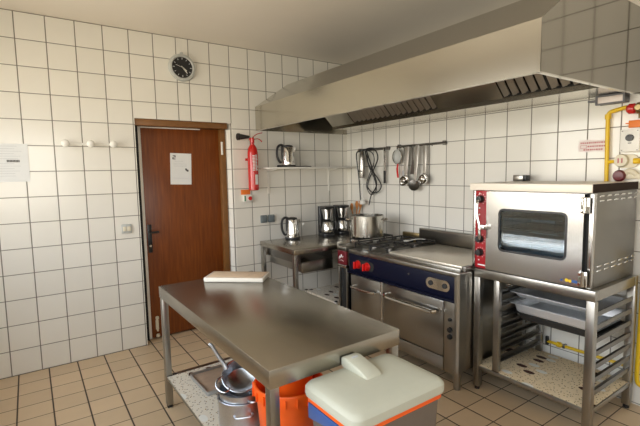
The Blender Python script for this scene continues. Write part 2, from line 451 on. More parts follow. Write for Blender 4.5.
# light switch
t = thing('light_switch', 'white double light switch on tiles left of the door', 'switch', (-2.486, 0, 1.05))
b = B(); box(b, -2.528, -2.444, -.012, -.001, 1.052, 1.132, .004); obj('plate', b, M['clockrim'], t)
for x in (-2.503, -2.469):
    b = B(); box(b, x-.014, x+.014, -.017, -.012, 1.072, 1.112, .002); obj('rocker', b, 'cream', t)
# extinguisher
def extinguisher():
    x, y, z0 = -1.284, -.085, 1.385
    t = thing('fire_extinguisher', 'red fire extinguisher with black horn hung beside the door', 'fire extinguisher', (x, y, z0))
    b = B(); lathe(b, [(0, 0), (.045, 0), (.053, .008), (.053, .375), (.047, .42), (.030, .45), (.019, .463), (.019, .48), (0, .48)], (x, y, z0), seg=36); bd = obj('cylinder', b, 'red', t)
    # label wraps the camera side of the bottle
    b = B()
    def wrap(a0, a1, q0, q1, r=.0537, bm=None):
        bm = bm or b; n = max(2, int(abs(a1-a0)/8)); tb = B(); rows = []
        for q in (q0, q1): rows.append([tb.verts.new((x+r*math.cos(math.radians(a0+(a1-a0)*i/n)), y+r*math.sin(math.radians(a0+(a1-a0)*i/n)), z0+q)) for i in range(n+1)])
        for i in range(n): tb.faces.new((rows[0][i], rows[0][i+1], rows[1][i+1], rows[1][i]))
        merge(bm, tb)
    wrap(-95, -55, .06, .16)
    obj('label_sheet', b, 'paper', bd)
    b = B()
    zz = .20
    for k in range(11):
        wrap(-118+random.uniform(-2, 2), -94, zz, zz+.008, .0538); wrap(-88, -60+random.uniform(-8, 4), zz+.002, zz+.012, .0538); zz += .0145
    obj('lettering', b, 'paper', bd)
    b = B(); cyl(b, .022, .05, (x, y, z0+.475), 'z', 20, .004); box(b, x-.03, x+.015, y-.012, y+.012, z0+.50, z0+.53, .004); vv = obj('valve', b, 'red', t)
    b = B(); tube(b, smooth_path([(x, y, z0+.52), (x+.03, y-.01, z0+.555), (x+.075, y-.015, z0+.575), (x+.105, y-.015, z0+.58)]), .008, 8, flat=.5); tube(b, smooth_path([(x, y, z0+.505), (x+.05, y-.01, z0+.52), (x+.085, y-.012, z0+.507), (x+.10, y-.012, z0+.49)]), .008, 8, flat=.5)
    obj('lever', b, 'red', t)
    b = B(); lathe(b, [(0, 0), (.014, 0), (.018, .03), (.030, .10), (.034, .104), (.034, .125), (.028, .127), (0, .118)], (x-.035, y, z0+.535), '-x', 24); obj('horn', b, 'black', t)
    b = B(); box(b, x-.02, x+.02, y+.05, -.001, z0+.29, z0+.34, .003); box(b, x-.06, x+.06, y+.045, y+.056, z0+.30, z0+.325, .003); obj('wall_bracket', b, 'red', t)
extinguisher()
# sign and alarm button
b = B(); box(b, -1.39, -1.287, -.006, -.001, 1.342, 1.392, .001); solo('orange_sign', b, 'orangesign', 'small orange sign plate under the fire extinguisher', 'sign', (-1.338, 0, 1.342))
t = thing('alarm_button', 'white call point box with round red button below orange sign', 'alarm button', (-1.325, 0, 1.27))
b = B(); box(b, -1.372, -1.278, -.035, -.0002, 1.268, 1.338, .004); obj('box', b, 'white', t)
b = B(); box(b, -1.368, -1.352, -.037, -.034, 1.275, 1.33, .001); obj('side_strip', b, 'green', t)
b = B(); cyl(b, .02, .012, (-1.306, -.034, 1.303), '-y', 20, .003); obj('button', b, 'redknob', t)
for k, (x, lab) in enumerate(((-1.142, 'slate grey wall socket left of its twin above the corner worktable'), (-1.055, 'slate grey wall socket right of its twin above the corner worktable'))):
    t = thing('wall_socket', lab, 'socket', (x, 0, 1.035), 'slate grey wall sockets')
    b = B(); box(b, x-.038, x+.038, -.022, -.001, 1.034, 1.114, .005); obj('cover', b, 'greysocket', t)
    b = B(); box(b, x-.028, x+.028, -.027, -.022, 1.045, 1.10, .003); obj('flap', b, M['greysocket'], t)

# wall shelf
t = thing('wall_shelf', 'white wall shelf on two brackets spanning to the corner', 'shelf', (-.6, 0, 1.36))
b = B(); box(b, -1.16, -.004, -.20, -.001, 1.598, 1.616, .002); obj('board', b, 'white', t)
for x in (-1.072, -.28):
    b = B(); box(b, x-.011, x+.011, -.012, -.001, 1.34, 1.597, .001); prism(b, [(-.012, 1.575), (-.18, 1.590), (-.18, 1.597), (-.012, 1.597)], 'x', x-.009, x+.009); obj('bracket', b, 'white', t)

# electric kettles
def kettle(label, c, rz, s=1.0):
    t = thing('electric_kettle', label, 'kettle', c, 'steel electric kettles', rz)
    K = Matrix.Scale(s, 4)
    b = B(); lathe(b, [(0, 0), (.078, 0), (.082, .006), (.080, .020), (0, .020)], seg=36, mat=K); obj('power_base', b, 'black', t, local=True)
    b = B(); lathe(b, [(0, .021), (.074, .021), (.076, .03), (.073, .06), (.064, .15), (.058, .205), (.054, .212), (0, .212)], seg=40, mat=K)
    prism(b, [(.045, -.018), (.088, 0), (.045, .018)], 'z', .165, .208, mat=K); obj('jug', b, 'chrome', t, local=True)
    b = B(); lathe(b, [(0, .211), (.056, .211), (.056, .218), (.045, .228), (.02, .233), (0, .234)], seg=32, mat=K); obj('lid', b, 'black', t, local=True)
    b = B(); tube(b, smooth_path([(-.045, 0, .222), (-.075, 0, .232), (-.105, 0, .215), (-.118, 0, .17), (-.115, 0, .11), (-.098, 0, .065), (-.078, 0, .045)]), .0125, 10, mat=K)
    box(b, -.07, -.052, -.018, .018, .03, .22, .006, mat=K); obj('handle', b, 'black', t, local=True)
    b = B(); box(b, .0655, .068, -.008, .008, .06, .15, mat=Matrix.Rotation(-PI/2*.55, 4, 'Z') @ K); obj('water_gauge', b, 'printgrey', t, local=True)
    return t
kettle('steel electric kettle with black handle standing on the white wall shelf', (-.885, -.105, 1.617), math.radians(-12))
kettle('steel electric kettle with black handle standing on the corner worktable', (-.872, -.140, .8505), math.radians(-12))
b = B(); tube(b, smooth_path([(-.97, -.15, 1.622), (-1.01, -.13, 1.622), (-1.04, -.15, 1.622), (-1.0, -.17, 1.622), (-.95, -.185, 1.622), (-.85, -.192, 1.622), (-.76, -.17, 1.622), (-.70, -.15, 1.624), (-.66, -.17, 1.622), (-.62, -.15, 1.622)]), .0045)
box(b, -1.045, -1.005, -.175, -.15, 1.6175, 1.637, .004)
solo('kettle_cord', b, 'black', 'black power cord lying on the white shelf beside the kettle', 'cord', (-.85, -.15, 1.617))

# coffee makers
def coffee_maker(label, c, rz):
    t = thing('coffee_maker', label, 'coffee maker', c, 'filter coffee makers on the corner worktable', rz)
    b = B(); prism(b, rrect(-.068, .068, -.115, .085, .03), 'z', 0, .03, .004); prism(b, rrect(-.068, .068, .03, .085, .02), 'z', .03, .325, .004); obj('body', b, 'black', t, local=True)
    b = B(); prism(b, rrect(-.068, .068, -.11, .028, .03), 'z', .306, .33, .006); obj('lid', b, 'black', t, local=True)
    b = B(); lathe(b, [(0, .19), (.044, .19), (.064, .30), (0, .304)], (0, -.045, 0), seg=32); obj('filter_basket', b, 'chrome', t, local=True)
    b = B(); lathe(b, [(0, .034), (.056, .034), (.066, .05), (.066, .08), (.050, .145), (.046, .155), (0, .155)], (0, -.045, 0), seg=32); cf = obj('carafe', b, 'chrome', t, local=True)
    b = B(); lathe(b, [(0, .156), (.050, .156), (.050, .168), (.03, .178), (0, .178)], (0, -.045, 0), seg=28); obj('carafe_lid', b, 'black', cf, local=True)
    b = B(); tube(b, smooth_path([(.046, -.075, .16), (.075, -.10, .155), (.085, -.108, .11), (.066, -.085, .065)]), .008, 8); obj('carafe_handle', b, 'black', cf, local=True)
    return t
cm = coffee_maker('black and steel coffee maker beside the kettle, left of its twin', (-.455, -.175, .8505), math.radians(-14))
dup(cm, (-.235, -.165, .8505), 'black and steel coffee maker nearest the corner, right of its twin', math.radians(-16))

# ------------------------------------------------------------------ corner worktable
def worktable():
    x0, x1, y0, y1, z = -1.215, -.06, -.735, -.045, .85
    t = thing('corner_worktable', 'stainless worktable in the corner carrying kettle and coffee makers', 'table', ((x0+x1)/2, (y0+y1)/2, 0))
    b = B(); box(b, x0, x1, y0, y1, z-.05, z, .004); obj('tabletop', b, 'steel_table', t)
    for sx, sy in ((x0+.005, y0+.005), (x0+.005, y1-.045), (x1-.045, y0+.005), (x1-.045, y1-.045)):
        b = B(); box(b, sx, sx+.04, sy, sy+.04, .02, z-.0505, .002); lg = obj('leg', b, 'steel', t)
        b = B(); cyl(b, .017, .0195, (sx+.02, sy+.02, 0), 'z', 14); obj('foot', b, 'black', lg)
    b = B(); box(b, -1.13, -.77, y0+.012, y0+.03, .617, .71, .003); box(b, -1.125, -.775, y0+.03, y1-.05, .625, .63); box(b, -1.125, -1.12, y0+.03, y1-.05, .63, .715); box(b, -.78, -.775, y0+.03, y1-.05, .63, .715)
    dr = obj('drawer', b, 'steel', t)
    b = B(); box(b, -1.13, -.77, y0+.005, y0+.025, .712, .722, .002); obj('drawer_lip', b, 'steel', dr)
    b = B(); box(b, -1.14, -1.13, y0+.03, y1-.05, .70, .799); obj('drawer_runner', b, 'steel_dark', t); b = B(); box(b, -.77, -.76, y0+.03, y1-.05, .70, .799); obj('drawer_runner', b, 'steel_dark', t)
    b = B(); box(b, x0+.045, x1-.05, y1-.03, y1-.012, .70, .79, .002); obj('back_brace', b, 'steel', t)
worktable()
# low platform under the worktable
t = thing('low_platform', 'low platform with white spotted vinyl top under the corner worktable', 'platform', (-.39, -.36, 0))
b = B(); box(b, -.70, -.11, -.665, -.10, .215, .245, .002); obj('top', b, 'vinyl_white', t)
for sx in (-.68, -.15):
    for sy in (-.645, -.14):
        b = B(); box(b, sx, sx+.025, sy, sy+.025, 0, .2145, .002); obj('leg', b, 'steel', t)
for sx, sy in ((-.706, -.672), (-.706, -.12)):
    b = B(); box(b, sx, sx+.03, sy, sy+.027, .2455, .256, .004); obj('corner_cap', b, 'black', t)

# ------------------------------------------------------------------ narrow burner unit
def burner(bm, x, y, z):
    lathe(bm, [(0, 0), (.055, 0), (.055, .008), (.042, .012), (.042, .022), (.030, .027), (0, .027)], (x, y, z), seg=28)
def grate(bm, x0, x1, y0, y1, z):
    r = .006
    for (p, q) in (((x0, y0), (x1, y0)), ((x1, y0), (x1, y1)), ((x1, y1), (x0, y1)), ((x0, y1), (x0, y0))):
        tube(bm, [(p[0], p[1], z-.007), (q[0], q[1], z-.007)], .007, 6)
    cx, cy = (x0+x1)/2, (y0+y1)/2
    for a in range(4):
        dx, dy = ((1, 0), (0, 1), (-1, 0), (0, -1))[a]
        ex = x1 if dx > 0 else x0 if dx < 0 else cx; ey = y1 if dy > 0 else y0 if dy < 0 else cy
        tube(bm, [(ex, ey, z-.007), (cx+dx*.03, cy+dy*.03, z-.007)], .007, 6)
    for p in ((x0, y0), (x1, y0), (x0, y1), (x1, y1)):
        tube(bm, [(p[0], p[1], z-.007), (p[0], p[1], z-.0535)], .007, 6)
t = thing('narrow_burner_unit', 'narrow open steel unit with maroon panel left of the range', 'cooker', (-.42, -.90, 0))
b = B(); box(b, -.80, -.06, -.972, -.835, .82, .866, .006); obj('worktop', b, 'steel', t)
b = B(); box(b, -.795, -.775, -.970, -.838, .69, .819, .002); fp = obj('fascia', b, 'maroon', t)
b = B()
tube(b, smooth_path([(-.7965, -.862, .735), (-.7965, -.872, .765), (-.7965, -.885, .750), (-.7965, -.897, .785), (-.7965, -.908, .755), (-.7965, -.925, .770)]), .0035, 6, flat=.6)
tube(b, smooth_path([(-.7965, -.872, .722), (-.7965, -.90, .730), (-.7965, -.93, .722)]), .003, 6, flat=.6)
obj('emblem', b, 'paper', fp)
b = B(); box(b, -.80, -.77, -.970, -.838, .66, .689, .003); obj('lower_rail', b, 'chrome', t)
for sx in (-.79, -.10):
    b = B(); box(b, sx, sx+.025, -.862, -.838, 0, .659 if sx < -.5 else .819, .002); obj('leg', b, 'steel', t)
    b = B(); box(b, sx, sx+.025, -.972, -.955, 0, .659 if sx < -.5 else .819, .002); obj('leg', b, 'steel', t)
b = B(); box(b, -.765, -.105, -.954, -.863, .10, .65); obj('interior_shade_block', b, 'void', t)  # black block stands in for the shade inside the open unit
b = B(); grate(b, -.64, -.20, -.965, -.845, .92); obj('pan_grate', b, 'iron', t)

# ------------------------------------------------------------------ range cooker
def range_cooker():
    y0, y1 = -2.19, -.985
    t = thing('range_cooker', 'steel catering range with navy front, red knobs and griddle', 'cooker', (-.42, -1.6, 0))
    b = B(); box(b, -.748, -.06, y0, y1, .14, .80, .003); obj('body', b, 'steel_dark', t)
    b = B(); box(b, -.80, -.06, y0-.01, y1, .812, .85, .010, 3); obj('hob_top', b, 'steel', t)
    b = B(); box(b, -.79, -.748, y0+.012, y1, .648, .811, .003); box(b, -.815, -.748, y0+.012, y1, .634, .648, .003); fa = obj('fascia', b, 'navy', t)
    b = B(); prism(b, rrect(-1.325, -1.075, .690, .772, .04), 'x', -.794, -.790); kp = obj('knob_plate', b, 'void', t)
    for y in (-1.125, -1.245):
        b = B(); lathe(b, [(0, 0), (.036, 0), (.038, .008), (.033, .014), (.030, .035), (0, .037)], (-.794, y, .728), '-x', 28); box(b, -.852, -.83, y-.009, y+.009, .697, .759, .004); obj('burner_knob', b, 'redknob', kp)
    b = B(); prism(b, rrect(-2.115, -1.90, .692, .772, .039), 'x', -.794, -.790); cp = obj('control_plate', b, 'chrome', t)
    for y in (-1.945, -2.072):
        b = B(); cyl(b, .019, .006, (-.794, y, .732), '-x', 18); obj('spindle', b, 'void', cp)
    b = B(); cyl(b, .008, .005, (-.79, -1.727, .757), '-x', 12); obj('screw', b, 'steel_dark', fa)
    # cabinet door
    b = B(); box(b, -.775, -.7485, -1.385, -.99, .205, .612, .004); cdoor = obj('cabinet_door', b, 'steel', t)
    b = B(); tube(b, smooth_path([(-.775, -1.045, .522), (-.81, -1.045, .517), (-.822, -1.075, .511), (-.822, -1.20, .509), (-.822, -1.30, .511), (-.81, -1.345, .515), (-.775, -1.345, .520)]), .013); obj('handle', b, 'chrome', cdoor)
    b = B(); box(b, -.777, -.7485, -1.415, -1.388, .10, .625, .003); obj('divider', b, 'chrome', t)
    b = B(); box(b, -.776, -.7485, -2.05, -1.419, .205, .615, .004); od = obj('oven_door', b, 'steel', t)
    b = B(); tube(b, smooth_path([(-.776, -1.47, .545), (-.81, -1.47, .540), (-.83, -1.50, .535), (-.83, -1.60, .53), (-.83, -1.95, .53), (-.83, -1.99, .532), (-.81, -2.01, .537), (-.776, -2.01, .542)]), .0155); obj('handle', b, 'chrome', od)
    b = B(); box(b, -.776, -.7485, -2.05, -.99, .095, .196, .003); obj('kick_panel', b, 'steel', t)
    b = B(); box(b, -.785, -.7485, -2.165, -2.062, .10, .632, .003); cs = obj('control_strip', b, 'steel', t)
    for z, r in ((.50, .013), (.425, .02), (.375, .02)):
        b = B(); lathe(b, [(0, 0), (r, 0), (r*.85, .016), (0, .018)], (-.785, -2.118, z), '-x', 18); obj('dial', b, 'black', cs)
    b = B(); prism(b, [(-.815, -2.172), (-.79, -2.166), (-.72, -2.166), (-.72, -2.205), (-.80, -2.205), (-.815, -2.19)], 'z', .14, .84); box(b, -.72, -.06, -2.205, -2.191, .14, .84, .002); obj('side_panel', b, 'steel', t)
    for x, y in ((-.765, -2.165), (-.765, -1.03), (-.12, -2.155), (-.12, -1.03)):
        b = B(); lathe(b, [(0, 0), (.024, 0), (.026, .02), (.024, .022), (.030, .139), (0, .139)], (x, y, 0), seg=20); obj('leg', b, 'steel', t)
    # griddle
    b = B(); box(b, -.715, -.105, -2.17, -1.43, .8505, .878, .005); obj('griddle_plate', b, 'griddle', t)
    b = B(); box(b, -.765, -.722, -2.18, -1.43, .8505, .868, .004); obj('front_rail', b, 'steel', t)
    b = B(); box(b, -.74, -.66, -2.205, -2.172, .851, .885, .003); obj('corner_block', b, 'steel_dark', t)
    b = B(); prism(b, [(-.095, .851), (-.105, .99), (-.10, 1.003), (-.06, 1.003), (-.06, .851)], 'y', -2.172, -1.21, .002); obj('backsplash', b, 'steel', t)
    b = B(); box(b, -.098, -.062, -1.205, y1, .905, .945, .004); box(b, -.085, -.065, -1.205, y1, .851, .904); obj('rear_rail', b, 'brass', t); t.location.y -= .02
    b = B(); box(b, -.73, -.11, -1.42, -.99, .8505, .856, .002); obj('drip_tray', b, 'steel_dark', t)
    for x, y in ((-.57, -1.10), (-.57, -1.31), (-.26, -1.10), (-.26, -1.31)):
        b = B(); burner(b, x, y, .8565); obj('burner', b, 'steel_dark', t)
    for x0, x1 in ((-.72, -.42), (-.41, -.12)):
        for a0, a1 in ((-1.415, -1.205), (-1.195, -.995)):
            b = B(); grate(b, x0, x1, a0, a1, .911); obj('pan_grate', b, 'iron', t)
range_cooker()

# stock pot on the burner
def stockpot(name, label, c, r, h, mat, hz, ang, wire=True, group=None, rim=.004, ribs=False):
    t = thing(name, label, 'pot', c, group)
    prof = [(0, 0), (r-.01, 0), (r, .008), (r, h-.006), (r+rim, h-.004), (r+rim, h), (r-.003, h), (r-.004, .012), (0, .010)]
    b = B(); lathe(b, prof, c, seg=48); obj('body', b, mat, t)
    for s in (0, PI):
        a = ang+s; ca, sa = math.cos(a), math.sin(a)
        def P(rr, tt, z): return (c[0]+ca*rr-sa*tt, c[1]+sa*rr+ca*tt, c[2]+z)
        b = B(); tube(b, smooth_path([P(r-.001, -.045, hz), P(r+.022, -.045, hz+.003), P(r+.036, -.03, hz+.004), P(r+.036, .03, hz+.004), P(r+.022, .045, hz+.003), P(r-.001, .045, hz)], 5), .006, 8); obj('handle', b, mat, t)
    return t
stockpot('stock_pot', 'large steel stock pot with two loop handles on the gas burners', (-.455, -.872, .9205), .165, .208, M['potsteel'], .165, math.radians(-48))
b = B(); tube(b, smooth_path([(-.36, -1.33, .9165), (-.30, -1.345, .9245), (-.24, -1.36, .9255), (-.19, -1.38, .9185)]), [.008]*6*3+[.008], 8, flat=.5); lathe(b, [(0, 0), (.028, .002), (.034, .010), (.030, .010), (0, .005)], (-.375, -1.325, .9125), seg=20, sy=.7)
solo('serving_spoon', b, 'white', 'white serving spoon lying across the rear burner grates', 'spoon', (-.28, -1.345, .912))

# utensil crock and wooden spoons
t = thing('utensil_crock', 'steel utensil crock in the corner behind the stock pot', 'crock', (-.085, -.262, .8505))
c = (-.085, -.262, .8505)
b = B(); lathe(b, [(0, 0), (.05, 0), (.055, .01), (.055, .15), (.051, .15), (.050, .012), (0, .01)], c, seg=28); obj('body', b, 'chrome', t)
for i, (dx, dy, top, lab) in enumerate(((-.025, .035, .335, 'orange brown wooden spoon, leftmost of three in the crock'), (.0, -.01, .36, 'orange brown wooden spoon, middle of three in the crock'), (.022, -.035, .365, 'orange brown wooden spoon, rightmost of three in the crock'))):
    p0 = Vector((c[0]-dx*.6, c[1]-dy*.6, c[2]+.014)); p1 = Vector((c[0]+dx, c[1]+dy*1.4, c[2]+top-.07))
    b = B(); tube(b, [p0, p1], [.006, .007], 8)
    lathe(b, [(0, -.005), (.014, .0), (.026, .03), (.026, .05), (.016, .075), (0, .082)], tuple(p1), seg=18, sx=.45)
    solo('wooden_spoon', b, 'spoonwood', lab, 'spoon', tuple(p0), 'wooden spoons in the crock')

# ------------------------------------------------------------------ utensil rails on the stove wall
def rail(label, y0, y1, z, dark, ys):
    t = thing('utensil_rail', label, 'rail', (0, (y0+y1)/2, z), None)
    b = B(); box(b, -.012, -.003, y1, y0, z-.012, z+.012, .003); tube(b, [(-.03, y0, z), (-.03, y1, z)], .008, 8); obj('bar', b, dark, t)
    for y in (y0-.02, y1+.02):
        b = B(); box(b, -.036, -.001, y-.012, y+.012, z-.02, z+.02, .003); obj('mount', b, 'steel_dark', t)
    for y in ys:
        b = B(); tube(b, smooth_path([(-.038, y, z+.006), (-.046, y, z-.006), (-.05, y, z-.022), (-.058, y, z-.018)], 3), .003, 6); obj('hook', b, 'steel_dark', t)
rail('short steel utensil rail holding the stick blender near the corner', -.24, -.74, 1.795, 'steel_dark', (-.335, -.699))
rail('long steel utensil rail holding strainer, ladles and skimmer', -.865, -1.475, 1.803, 'steel_dark', (-.888, -.976, -1.03, -1.085, -1.165, -1.255, -1.34))
# stick blender
t = thing('stick_blender', 'grey stick blender with coiled black cord hanging by the corner', 'blender', (-.06, -.37, 1.20))
b = B(); lathe(b, [(0, 0), (.030, 0), (.036, .03), (.038, .10), (.036, .22), (.026, .27), (.015, .30), (0, .302)], (-.075, -.365, 1.485), seg=28); bd = obj('motor_body', b, 'steel_oven', t)
b = B(); lathe(b, [(0, 0), (.031, 0), (.033, .016), (0, .018)], (-.075, -.365, 1.468), seg=28); obj('collar', b, 'white', bd)
for y in (-.352, -.392):
    b = B(); cyl(b, .010, .01, (-.108, y, 1.56), '-x', 14); obj('button', b, 'black', bd)
b = B(); lathe(b, [(0, 0), (.030, 0), (.034, .012), (.030, .04), (.010, .06), (.009, .28), (0, .28)], (-.075, -.365, 1.187), seg=24); obj('blending_shaft', b, 'white', t)
b = B()
tube(b, smooth_path([(-.05, -.40, 1.79), (-.06, -.32, 1.79), (-.06, -.26, 1.775), (-.05, -.235, 1.73), (-.045, -.25, 1.60), (-.045, -.275, 1.45), (-.045, -.29, 1.28), (-.045, -.30, 1.16)]), .007, 7)
tube(b, smooth_path([(-.06, -.40, 1.78), (-.055, -.46, 1.62), (-.05, -.60, 1.47), (-.05, -.645, 1.40), (-.05, -.60, 1.335), (-.05, -.50, 1.325), (-.05, -.43, 1.38), (-.05, -.45, 1.47), (-.055, -.55, 1.60), (-.055, -.60, 1.70), (-.055, -.56, 1.78), (-.06, -.46, 1.80), (-.06, -.38, 1.79)]), .007, 7)
tube(b, smooth_path([(-.062, -.42, 1.79), (-.06, -.48, 1.66), (-.06, -.53, 1.55), (-.06, -.58, 1.44), (-.06, -.565, 1.37), (-.06, -.50, 1.30), (-.05, -.46, 1.23), (-.045, -.44, 1.18)]), .007, 7)
tube(b, smooth_path([(-.07, -.39, 1.80), (-.08, -.44, 1.79), (-.08, -.50, 1.785), (-.07, -.55, 1.80), (-.06, -.48, 1.81), (-.06, -.40, 1.80)]), .007, 7)
tube(b, smooth_path([(-.06, -.37, 1.80), (-.05, -.50, 1.76), (-.045, -.53, 1.66), (-.045, -.45, 1.52), (-.045, -.40, 1.40), (-.045, -.47, 1.30), (-.045, -.56, 1.35), (-.045, -.53, 1.48), (-.045, -.44, 1.62), (-.05, -.42, 1.77)]), .0055, 7)
obj('power_cord', b, 'black', t)
# spatula knife on the short rail
t = thing('palette_knife', 'thin palette knife with dark handle at the end of short rail', 'knife', (-.05, -.70, 1.42))
b = B(); box(b, -.052, -.048, -.715, -.683, 1.56, 1.80, .001); obj('blade', b, 'chrome', t)
b = B(); box(b, -.058, -.042, -.711, -.687, 1.425, 1.56, .004); obj('handle', b, 'black', t)
# strainer
t = thing('strainer', 'round wire strainer with red handle on the long rail', 'strainer', (-.05, -.88, 1.49))
b = B(); pts = [(-.055, -.888+.062*math.cos(a*PI/12), 1.70+.075*math.sin(a*PI/12)) for a in range(24)]; tube(b, pts, .005, 6, True); obj('rim', b, 'chrome', t)
b = B(); lathe(b, [(.058, 0), (.05, .018), (.03, .03), (0, .034)], (-.055, -.888, 1.70), 'x', 28, sx=1.2); obj('mesh', b, M['clockrim'], t)
b = B(); tube(b, smooth_path([(-.055, -.90, 1.628), (-.06, -.895, 1.57), (-.06, -.908, 1.485)]), [.009, .009, .010, .011, .011, .012, .013, .013, .013, .012, .012, .011, .010], 8, flat=.6); obj('handle', b, 'redknob', t)
b = B(); tube(b, [(-.055, -.888, 1.775), (-.05, -.88, 1.80)], .004, 6); obj('hanging_loop', b, 'chrome', t)
# hanging ladles
def ladle(name, label, y, z0, z1, w, dy, bowl, tilt, cat):
    t = thing(name, label, cat, (-.06, y, z0))
    b = B(); prism(b, [(y-w*.9, z1), (y+w*.9, z1), (y+w*.7+dy, z0+.04), (y-w*.7+dy, z0+.04)], 'x', -.062, -.056, .001); obj('handle', b, M['utensil'], t)
    b = B(); m = Matrix.Translation((-.075, y+dy, z0)) @ Matrix.Rotation(tilt, 4, 'X') @ Matrix.Rotation(math.radians(-68), 4, 'Y') @ Matrix.Scale(1.2 if bowl == 'deep' else 1.0, 4)
    if bowl == 'deep': lathe(b, [(0, -.035), (.025, -.030), (.042, -.012), (.047, .008), (.044, .008), (.038, -.010), (.022, -.026), (0, -.030)], seg=28, mat=m)
    else: lathe(b, [(0, -.010), (.030, -.006), (.050, .002), (.050, .005), (.030, -.002), (0, -.005)], seg=28, sy=1.3, mat=m)
    obj('bowl', b, 'chrome' if bowl == 'deep' else 'steel_dark', t)
ladle('ladle', 'wide handled steel ladle, second utensil on the long rail', -1.03, 1.455, 1.79, .032, .02, 'deep', .3, 'ladle')
ladle('skimmer', 'steel skimmer with flat dark disc between the two ladles', -1.165, 1.41, 1.80, .024, .03, 'flat', .5, 'skimmer')
ladle('ladle', 'narrow handled steel ladle, rightmost utensil on the long rail', -1.255, 1.47, 1.79, .024, 0, 'deep', -.2, 'ladle')
t = thing('turner', 'grey steel turner blade hanging behind the first ladle', 'turner', (-.04, -1.085, 1.50))
b = B(); prism(b, [(-1.115, 1.52), (-1.055, 1.52), (-1.075, 1.66), (-1.095, 1.66)], 'x', -.040, -.037); obj('blade', b, 'steel_dark', t)
b = B(); box(b, -.042, -.036, -1.093, -1.077, 1.66, 1.785, .001); obj('handle', b, 'steel_dark', t)
t = thing('pastry_brush', 'small grey brush hanging behind the strainer handle', 'brush', (-.04, -.945, 1.47))
b = B(); box(b, -.042, -.024, -1.005, -.945, 1.49, 1.56, .006); obj('bristles', b, 'printgrey', t)
b = B(); box(b, -.040, -.030, -.985, -.967, 1.56, 1.785, .002); obj('handle', b, 'steel', t)

# ------------------------------------------------------------------ extractor hood
def hood():
    xf, z0, z1, xt, zt, ye = -1.20, 1.995, 2.236, -.81, 2.50, -2.945
    t = thing('extractor_hood', 'long stainless extractor hood above the range and oven', 'extractor hood', (-.6, -1.47, 1.98))
    b = B(); box(b, xf, xf+.005, ye, -.003, z0, z1); box(b, xf+.005, xf+.03, ye+.006, -.01, z0, z0+.005); obj('front_panel', b, 'steel_hood', t)
    b = B(); prism(b, [(xf, z1), (xt, zt), (xt+.004, zt-.006), (xf+.004, z1-.006)], 'y', ye, -.003); obj('sloping_panel', b, M['steel_hood'], t)
    b = B(); box(b, xt+.003, -.002, ye, -.003, zt-.006, zt); obj('top_panel', b, 'steel_hood', t)
    b = B(); prism(b, [(xf, z0), (xf, z1), (xt, zt), (-.002, zt), (-.002, z0)], 'y', ye-.004, ye); ep = obj('end_panel', b, 'steel_mirror', t)
    b = B(); box(b, xf-.001, -.002, ye-.006, ye+.012, z0-.006, z0); obj('end_flange', b, 'chrome', ep)
    b = B(); prism(b, [(xf+.006, z0+.002), (xf+.006, z1-.01), (xt, zt-.01), (-.004, zt-.01), (-.004, z0+.002)], 'y', -.008, -.004); obj('end_panel', b, 'steel_hood', t)
    # filter housing
    yh0, yh1 = -.29, ye+.006
    b = B(); box(b, -.42, -.002, yh1, yh0, 2.018, 2.023); box(b, -.425, -.42, yh1, yh0, 2.010, 2.045); obj('gutter', b, 'steel_hood', t)
    b = B(); prism(b, [(-.42, 2.024), (-.42, 2.045), (-.83, 2.44), (-.83, 2.49), (-.004, 2.49), (-.004, 2.024)], 'y', yh0, yh0+.006); obj('housing_end', b, 'steel_dark', t)
    sl = Vector((-.41, 0, .40)); Ls = sl.length; sn = sl.normalized()
    ang = math.atan2(.40, -.41)
    def onslope(y0, y1, a0, a1, h0, h1, bm, rot=0):
        # box lying on the filter slope: a along slope, h out of it
        m = Matrix.Translation((-.42, 0, 2.046)) @ Matrix.Rotation(-ang, 4, 'Y')
        if rot:
            yc = (y0+y1)/2; m = m @ Matrix.Translation((0, yc, 0)) @ Matrix.Rotation(rot, 4, 'X') @ Matrix.Translation((0, -yc, 0))
        box(bm, a0, a1, y0, y1, h0, h1, mat=m)
    b = B(); onslope(-.66, yh0-.002, 0, Ls, 0, .008, b); obj('blank_plate', b, 'steel_hood', t); b = B(); onslope(-2.28, -1.72, 0, Ls, 0, .008, b); obj('blank_plate', b, 'steel_hood', t)
    for ya, yb in ((-.66, -1.19), (-1.19, -1.72), (-2.28, -2.60), (-2.60, -2.93)):
        b = B(); onslope(yb, ya, 0, Ls, -.055, -.05, b); onslope(yb, yb+.012, 0, Ls, -.05, 0, b); onslope(ya-.012, ya, 0, Ls, -.05, 0, b); onslope(yb, ya, 0, .015, -.05, 0, b)
        ff = obj('filter_frame', b, 'void', t)
        b = B(); n = 8 if ya > -2 else 5; p = (ya-yb)/n
        for k in range(n):
            y = ya-(k+.5)*p
            onslope(y-p*.33, y+p*.33, .01, Ls-.01, -.008, .002, b, .35)
        obj('baffle', b, 'filter', ff)
hood()
# bulkhead lamp
t = thing('hood_lamp', 'rectangular steel framed lamp under the right hood end', 'lamp', (-.04, -2.80, 1.965))
b = B(); ring_plate(b, [(-2.885, 1.955), (-2.72, 1.955), (-2.72, 2.014), (-2.885, 2.014)], [(-2.876, 1.963), (-2.729, 1.963), (-2.729, 2.006), (-2.876, 2.006)], 'x', -.085, -.06); box(b, -.06, -.001, -2.885, -2.72, 1.958, 2.012, .004); box(b, -.05, -.001, -2.72, -2.66, 1.985, 1.995); obj('housing', b, M['dark_grey'], t)
b = B(); box(b, -.080, -.062, -2.8755, -2.7295, 1.9635, 2.0055, .006, 3); obj('lens', b, 'lens', t)

